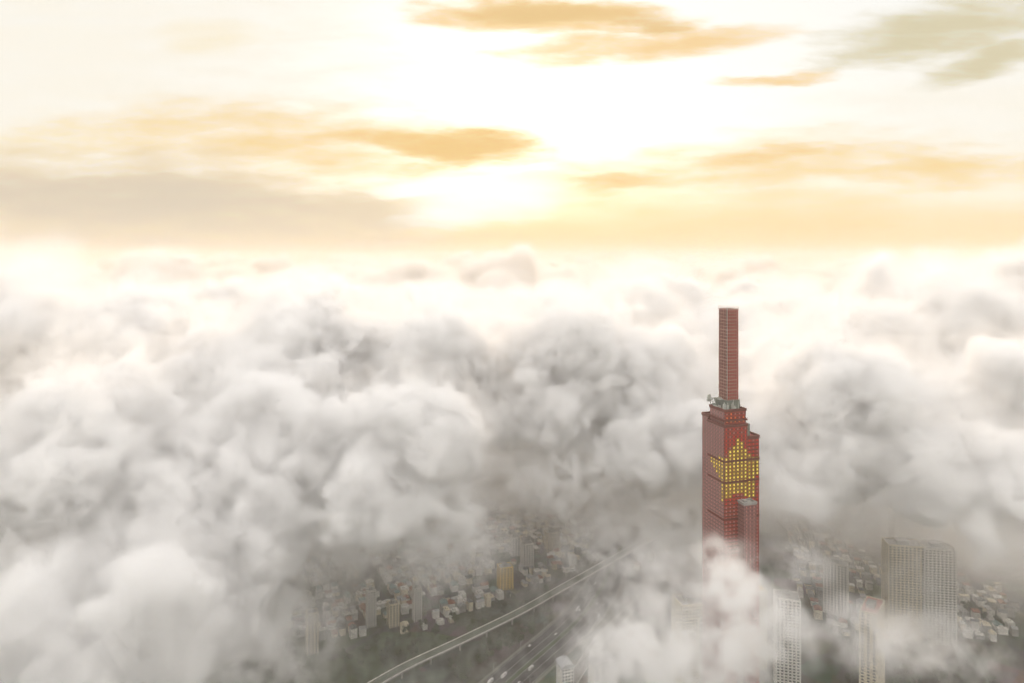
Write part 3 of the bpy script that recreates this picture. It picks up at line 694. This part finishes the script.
def lattice_noise(xs, ys, zs, scale, seed):
    """smooth random field on a regular grid, the same in the world whatever grid asks for it"""
    Ws, dims = [], []
    for ax in (xs, ys, zs):
        t = np.asarray(ax, np.float64) / scale; i0 = int(math.floor(t.min())) - 1; n = int(math.floor(t.max())) + 3 - i0 + 1
        W = np.zeros((len(t), n), np.float32); f = np.floor(t).astype(int); u = t - f
        for k, b in enumerate(((1 - u) ** 3 / 6, (3 * u ** 3 - 6 * u ** 2 + 4) / 6, (-3 * u ** 3 + 3 * u ** 2 + 3 * u + 1) / 6, u ** 3 / 6)):
            W[np.arange(len(t)), f - 1 + k - i0] += b
        Ws.append(W); dims.append((i0, n))
    I, J, K_ = np.meshgrid(*[np.arange(a, a + n, dtype=np.int64) for a, n in dims], indexing='ij')
    h = (I * 374761393 + J * 668265263 + K_ * 2147483647 + seed * 974711) & 0xffffffff
    h = ((h ^ (h >> 13)) * 1274126177) & 0xffffffff; h = ((h ^ (h >> 16)) * 2246822519) & 0xffffffff; h = h ^ (h >> 15)
    o = np.tensordot(Ws[0], (h & 0xffff).astype(np.float32) / 32767.5 - 1, (1, 0))
    o = np.einsum('xjk,yj->xyk', o, Ws[1], optimize=True)
    return np.tensordot(o, Ws[2], (2, 1)) * 1.9
def sstep(a, b, x):
    t = np.clip((x - a) / (b - a), 0, 1); return t * t * (3 - 2 * t)
rng = np.random.default_rng(5)
HARD, SOFT = [], []
def lump(px, py, rpx, z, flat=.72, n=16, n2=5):
    """a heap of cloud: one big body with smaller and smaller heads growing out of it"""
    cx, cy_, cz = at_z(px, py, z); r = rpx * cy_ / F
    HARD.append((cx, cy_, cz, r * .82, flat))
    for k in range(n):
        a, e = rng.uniform(0, 2 * PI), rng.uniform(-.5, 1.35)
        q = r * rng.uniform(.24, .5); x, y, zz = cx + math.cos(a) * math.cos(e) * r * .72, cy_ + math.sin(a) * math.cos(e) * r * .72, cz + math.sin(e) * r * .72 * flat
        HARD.append((x, y, zz, q, .92))
        for j in range(n2):
            a2, e2 = rng.uniform(0, 2 * PI), rng.uniform(-.4, 1.4); q2 = q * rng.uniform(.3, .55)
            HARD.append((x + math.cos(a2) * math.cos(e2) * q * .85, y + math.sin(a2) * math.cos(e2) * q * .85, zz + math.sin(e2) * q * .8, q2, 1.0))
def mist(px, py, rpx, Y, flat, amount, stretch=1.0):
    c = at_y(px, py, Y); z = c.z; r = rpx * c.y / F; SOFT.append((c.x, c.y, z, r, r * flat, amount, stretch))
for a in LUMPS: lump(*a)
for a in MISTS: mist(*a)
# the open deck behind: heads on a jittered grid
for gx in range(-19, 20):
    for gy in range(0, 13):
        x, y = gx * 150 + rng.uniform(-75, 75), 1560 + gy * 150 + rng.uniform(-75, 75)
        if abs(x) > y * .8 + 150: continue
        hole = math.exp(-((x - 190) / 320) ** 2 - ((y - 1600) / 300) ** 2)
        if rng.random() < hole * 1.3: continue
        r = rng.uniform(75, 180); z = rng.uniform(120, 225) + (rng.random() < .15) * rng.uniform(20, 80)
        HARD.append((x, y, z, r, .75))
        for k in range(9):
            a, e = rng.uniform(0, 2 * PI), rng.uniform(-.1, 1.35); q = r * rng.uniform(.25, .5)
            HARD.append((x + math.cos(a) * math.cos(e) * r * .8, y + math.sin(a) * math.cos(e) * r * .8, z + math.sin(e) * r * .6, q, .95))
for gy in range(0, 22):
    for gx in range(-26, 27):
        x, y = gx * 300 + rng.uniform(-150, 150), 3350 + gy * 290 + rng.uniform(-145, 145)
        if abs(x) > y * .8 + 300: continue
        r = rng.uniform(110, 240); z = rng.uniform(110, 220) + (rng.random() < .22) * rng.uniform(50, 170)
        HARD.append((x, y, z, r, .7))
        for k in range(6):
            a, e = rng.uniform(0, 2 * PI), rng.uniform(-.1, 1.35); q = r * rng.uniform(.28, .5)
            HARD.append((x + math.cos(a) * math.cos(e) * r * .8, y + math.sin(a) * math.cos(e) * r * .8, z + math.sin(e) * r * .55, q, .95))
def near_density(xs, ys, zs):
    vs = xs[1] - xs[0]
    X, Y, Z = [q.astype(np.float32) for q in (xs[:, None, None], ys[None, :, None], zs[None, None, :])]
    d = np.full((len(xs), len(ys), len(zs)), -160, np.float32)
    # broken floor of the deck beyond the open city
    top = lattice_noise(xs, ys, np.array([0.]), 420, 7) * 50 + lattice_noise(xs, ys, np.array([0.]), 170, 8) * 30 + 215
    edge = np.hypot((X - 260) / 420, (Y - 1330) / 420) - 1                       # the city lies open inside this
    edge = np.minimum(edge, sstep(1350, 1650, Y) * 2 - 1 + 0 * X)
    d = np.maximum(d, np.minimum(np.minimum(top - Z, (Z - 70) * 1.2), edge * 160))
    for (cx, cy_, cz, r, fl) in HARD:
        m = r + 130
        ix, iy, iz = [np.searchsorted(ax, (c - m, c + m)) for ax, c in ((xs, cx), (ys, cy_), (zs, cz))]
        if ix[0] == ix[1] or iy[0] == iy[1] or iz[0] == iz[1]: continue
        sl_ = (slice(*ix), slice(*iy), slice(*iz))
        q = r - np.sqrt((X[sl_[0]] - cx) ** 2 + (Y[:, sl_[1]] - cy_) ** 2 + ((Z[:, :, sl_[2]] - cz) / fl) ** 2)
        np.maximum(d[sl_], q, out=d[sl_])
    n = lattice_noise(xs, ys, zs, 150, 10) * 26
    for sc, am, sd_ in ((210, 60 if vs > 20 else 0, 9), (90, 46, 11), (48, 34, 12), (25, 28, 13), (14, 21, 14)):
        if sc < 2 * vs or not am: continue
        f = (np.abs(lattice_noise(xs, ys, zs, sc, sd_)) - .33) * am; n = n + f
    d += n * sstep(-118, -50, d)                               # only near the surface of the heaps
    o = np.maximum(sstep(-3, 28, d), .06 * sstep(-62, 5, d) ** 1.5)
    # drifting mist, thin and torn
    wob = lattice_noise(xs, ys, zs, 110, 21) * .42 + lattice_noise(xs, ys, zs, 50, 22) * .24 + lattice_noise(xs, ys, zs, 24, 23) * .12
    for (cx, cy_, cz, r, rz, am, st) in SOFT:
        m = 1.6
        ix, iy, iz = [np.searchsorted(ax, (c - q * m, c + q * m)) for ax, c, q in ((xs, cx, r), (ys, cy_, r * st), (zs, cz, rz))]
        if ix[0] == ix[1] or iy[0] == iy[1] or iz[0] == iz[1]: continue
        sl_ = (slice(*ix), slice(*iy), slice(*iz))
        q = np.sqrt(((X[sl_[0]] - cx) / r) ** 2 + ((Y[:, sl_[1]] - cy_) / (r * st)) ** 2 + ((Z[:, :, sl_[2]] - cz) / rz) ** 2)
        o[sl_] = np.maximum(o[sl_], am * sstep(0, .9, 1.0 - q + wob[sl_] * 1.0) * sstep(1.6, 1.3, q))
    low = sstep(.05, .75, wob + .08) * .013 * sstep(240, 60, Z) + .0018 * sstep(300, 30, Z)
    o = np.maximum(o, low)
    # leave the camera in clear air
    o *= sstep(170, 330, np.sqrt(X ** 2 + Y ** 2 + (Z - CAMZ) ** 2))
    return o
def far_density(xs, ys, zs):
    X, Y, Z = [q.astype(np.float32) for q in (xs[:, None, None], ys[None, :, None], zs[None, None, :])]
    z0_ = np.array([0.]); vs = xs[1] - xs[0]
    top = 205 + lattice_noise(xs, ys, z0_, 1500, 31) * 55 + (np.abs(lattice_noise(xs, ys, z0_, 700, 32)) - .33) * 260
    top = top + sstep(.3, .85, lattice_noise(xs, ys, z0_, 820, 36)) * 110
    if vs < 100: top = top + (np.abs(lattice_noise(xs, ys, z0_, 260, 33)) - .33) * 150 + (.4 - np.abs(lattice_noise(xs, ys, z0_, 110, 34))) * 40
    if vs < 100: top = top + sstep(.2, .7, lattice_noise(xs, ys, z0_, 430, 37)) * 150
    d = np.minimum(top - Z, Z - 40)
    if vs < 100: d = d + (np.abs(lattice_noise(xs, ys, zs, 150, 35)) - .33) * 90
    return sstep(0, 45, d)
def box_weight(xs, ys, b, ramp):
    """1 inside box b, falling to 0 over ramp metres towards its rim"""
    x0, x1, y0, y1 = b
    return np.minimum(np.clip(np.minimum(xs - x0, x1 - xs) / ramp, 0, 1)[:, None], np.clip(np.minimum(ys - y0, y1 - ys) / ramp, 0, 1)[None, :])[:, :, None].astype(np.float32)
def cloud_object(name, box, vs, fn, mat, label):
    x0, x1, y0, y1, z0_, z1_ = box
    nx, ny, nz = [int(round((b - a) / vs)) + 1 for a, b in ((x0, x1), (y0, y1), (z0_, z1_))]
    xs, ys, zs = x0 + vs * np.arange(nx), y0 + vs * np.arange(ny), z0_ + vs * np.arange(nz)
    D = fn(xs, ys, zs).astype(np.float32); D *= rng.uniform(.93, 1.0, D.shape).astype(np.float32); D[D < .0015] = 0
    D[0] = 0; D[-1] = 0; D[:, 0] = 0; D[:, -1] = 0; D[:, :, -1] = 0
    cells = bpy.data.meshes.new('cloud_cells'); cells.vertices.add(D.size)
    cells.attributes.new('thickness', 'FLOAT', 'POINT').data.foreach_set('value', np.ascontiguousarray(D).ravel())
    src = bpy.data.objects.new('cloud_cells', cells)
    me = bpy.data.meshes.new(name); me.from_pydata([(x0, y0, z0_), (x1, y1, z1_)], [], []); me.materials.append(mat)
    ob = bpy.data.objects.new(name, me); C.objects.link(ob)
    ng = bpy.data.node_groups.new('cloud_field', 'GeometryNodeTree'); ng.interface.new_socket('Geometry', in_out='OUTPUT', socket_type='NodeSocketGeometry')
    N_, L_ = ng.nodes.new, ng.links.new
    out, vc, oi = N_('NodeGroupOutput'), N_('GeometryNodeVolumeCube'), N_('GeometryNodeObjectInfo'); oi.inputs[0].default_value = src
    na = N_('GeometryNodeInputNamedAttribute'); na.data_type = 'FLOAT'; na.inputs[0].default_value = 'thickness'
    si = N_('GeometryNodeSampleIndex'); si.data_type = 'FLOAT'; si.domain = 'POINT'
    L_(oi.outputs['Geometry'], si.inputs['Geometry']); L_(na.outputs[0], si.inputs['Value'])
    def vm(op, a, v):
        n = N_('ShaderNodeVectorMath'); n.operation = op; L_(a, n.inputs[0])
        if op == 'SCALE': n.inputs['Scale'].default_value = v
        elif v is not None: n.inputs[1].default_value = v
        return n.outputs[0]
    g = vm('FLOOR', vm('ADD', vm('SCALE', vm('SUBTRACT', N_('GeometryNodeInputPosition').outputs[0], (x0, y0, z0_)), 1 / vs), (.5, .5, .5)), None)
    sp = N_('ShaderNodeSeparateXYZ'); L_(g, sp.inputs[0]); ci = []
    for k in range(3):
        n = N_('FunctionNodeFloatToInt'); L_(sp.outputs[k], n.inputs[0]); ci.append(n.outputs[0])
    def im(op, a, b):
        n = N_('FunctionNodeIntegerMath'); n.operation = op; L_(a, n.inputs[0])
        if isinstance(b, int): n.inputs[1].default_value = b
        else: L_(b, n.inputs[1])
        return n.outputs[0]
    L_(im('ADD', im('MULTIPLY', im('ADD', im('MULTIPLY', ci[0], ny), ci[1]), nz), ci[2]), si.inputs['Index'])
    L_(si.outputs[0], vc.inputs['Density'])
    vc.inputs['Min'].default_value = (x0, y0, z0_); vc.inputs['Max'].default_value = (xs[-1], ys[-1], zs[-1])
    for q, n in zip('XYZ', (nx, ny, nz)): vc.inputs['Resolution ' + q].default_value = n
    sm = N_('GeometryNodeSetMaterial'); sm.inputs['Material'].default_value = mat
    L_(vc.outputs[0], sm.inputs[0]); L_(sm.outputs[0], out.inputs[0])
    ob.modifiers.new('cloud_field', 'NODES').node_group = ng
    return tag(ob, label, 'clouds', kind='stuff')
def cloud_material(name, dens, g, torn=0):
    m = bpy.data.materials.new(name); m.use_nodes = True; t = m.node_tree; t.nodes.remove(t.nodes['Principled BSDF'])
    p = t.nodes.new('ShaderNodeVolumePrincipled'); p.inputs['Color'].default_value = (1, 1, 1, 1) if torn is not None else (.985, .965, .94, 1); p.inputs['Density'].default_value = dens; p.inputs['Anisotropy'].default_value = g
    t.links.new(p.outputs[0], t.nodes['Material Output'].inputs['Volume'])
    if torn:
        # the thin edges are torn into threads; thick parts stay whole
        at = t.nodes.new('ShaderNodeAttribute'); at.attribute_name = 'density'; ge = t.nodes.new('ShaderNodeNewGeometry')
        n = t.nodes.new('ShaderNodeTexNoise'); n.inputs['Scale'].default_value = torn; n.inputs['Detail'].default_value = 2; n.inputs['Roughness'].default_value = .66; n.inputs['Distortion'].default_value = .0
        t.links.new(ge.outputs['Position'], n.inputs['Vector'])
        D = at.outputs['Fac']
        k = mth('MULTIPLY', mth('MULTIPLY', mth('SUBTRACT', n.outputs[0], .53, tree=t), 11.0, tree=t), mth('SUBTRACT', 1.02, D, tree=t), tree=t)
        f = mth('MAXIMUM', mth('ADD', k, 1.0, tree=t), 0.0, tree=t)
        t.links.new(mth('MULTIPLY', mth('MULTIPLY', D, f, tree=t), dens, tree=t), p.inputs['Density']); p.inputs['Density Attribute'].default_value = ''
    return m
B1_ = (-721.37, 719.3, 300.71, 1290.3)
B2_ = (-2553.61, 2551.1, 241.83, 3402.2)
B25 = (-7503.3, 7507.9, 1203.17, 9511.3)
B3_ = (-13007.9, 13003.3, -403.77, 15009.1)
cloud_object('clouds', (B1_[0], B1_[1], B1_[2], B1_[3], 1.13, 492), VS1, lambda x, y, z: near_density(x, y, z) * box_weight(x, y, B1_, 50), cloud_material('cloud', DENS, GAN, .055), 'billowing white and grey clouds close around the red tower')
cloud_object('clouds', (B2_[0], B2_[1], B2_[2], B2_[3], 3.77, 600), VS2, lambda x, y, z: near_density(x, y, z) * box_weight(x, y, B2_, 120) * (1 - box_weight(x, y, B1_, 50)), cloud_material('cloud', DENS, GAN), 'heaped white and grey clouds in the middle distance')
cloud_object('clouds', (B25[0], B25[1], B25[2], B25[3], 5.31, 590), 27., lambda x, y, z: near_density(x, y, z) * box_weight(x, y, B25, 400) * (1 - box_weight(x, y, B2_, 120)), cloud_material('far_cloud', .07, .05, None), 'ranks of small cloud heads far behind the red tower')
cloud_object('clouds', (B3_[0], B3_[1], B3_[2], B3_[3], 7.91, 600), 46., lambda x, y, z: far_density(x, y, z) * box_weight(x, y, B3_, 600) * (1 - box_weight(x, y, B25, 400)) * sstep(900, 1700, np.hypot(x[:, None], y[None, :]))[:, :, None] * sstep(-300, 500, y)[None, :, None], cloud_material('far_cloud', .05, .05, None), 'sea of cloud tops reaching towards the horizon')
cloud_object('clouds', (-56017.3, 56000, 12013.7, 56000, 13.3, 620), 160., lambda x, y, z: far_density(x, y, z) * (1 - box_weight(x, y, B3_, 600)), cloud_material('far_cloud', .02, .0, None), 'thin far rim of the sea of clouds at the horizon')

# ------------------------------------------------------------------ air
bm = bmesh.new(); bx(bm, -59003.3, 59007.7, -3011.9, 58503.1, -1.0, 640.0)
hm = bpy.data.materials.new('haze'); hm.use_nodes = True; t = hm.node_tree; t.nodes.remove(t.nodes['Principled BSDF'])
p = t.nodes.new('ShaderNodeVolumePrincipled'); p.inputs['Color'].default_value = (.965, .885, .78, 1); p.inputs['Density'].default_value = HAZE; p.inputs['Anisotropy'].default_value = .1
t.links.new(p.outputs[0], t.nodes['Material Output'].inputs['Volume'])
tag(link_bm('haze', bm, hm), 'pale warm haze over the whole city and the clouds', 'haze', kind='stuff')
# ------------------------------------------------------------------ render
S.view_settings.view_transform = 'Standard'; S.view_settings.look = 'None'; S.view_settings.gamma = 1; S.view_settings.exposure = EXPO
S.view_settings.use_curve_mapping = False
cy = S.cycles
cy.use_denoising = True; cy.denoiser = 'OPENIMAGEDENOISE'
cy.max_bounces = 24; cy.volume_bounces = 10; cy.diffuse_bounces = 3; cy.glossy_bounces = 2; cy.transparent_max_bounces = 16
cy.use_adaptive_sampling = True; cy.adaptive_threshold = .12; cy.adaptive_min_samples = 16
cy.volume_step_rate = 2.0; cy.volume_max_steps = 1024
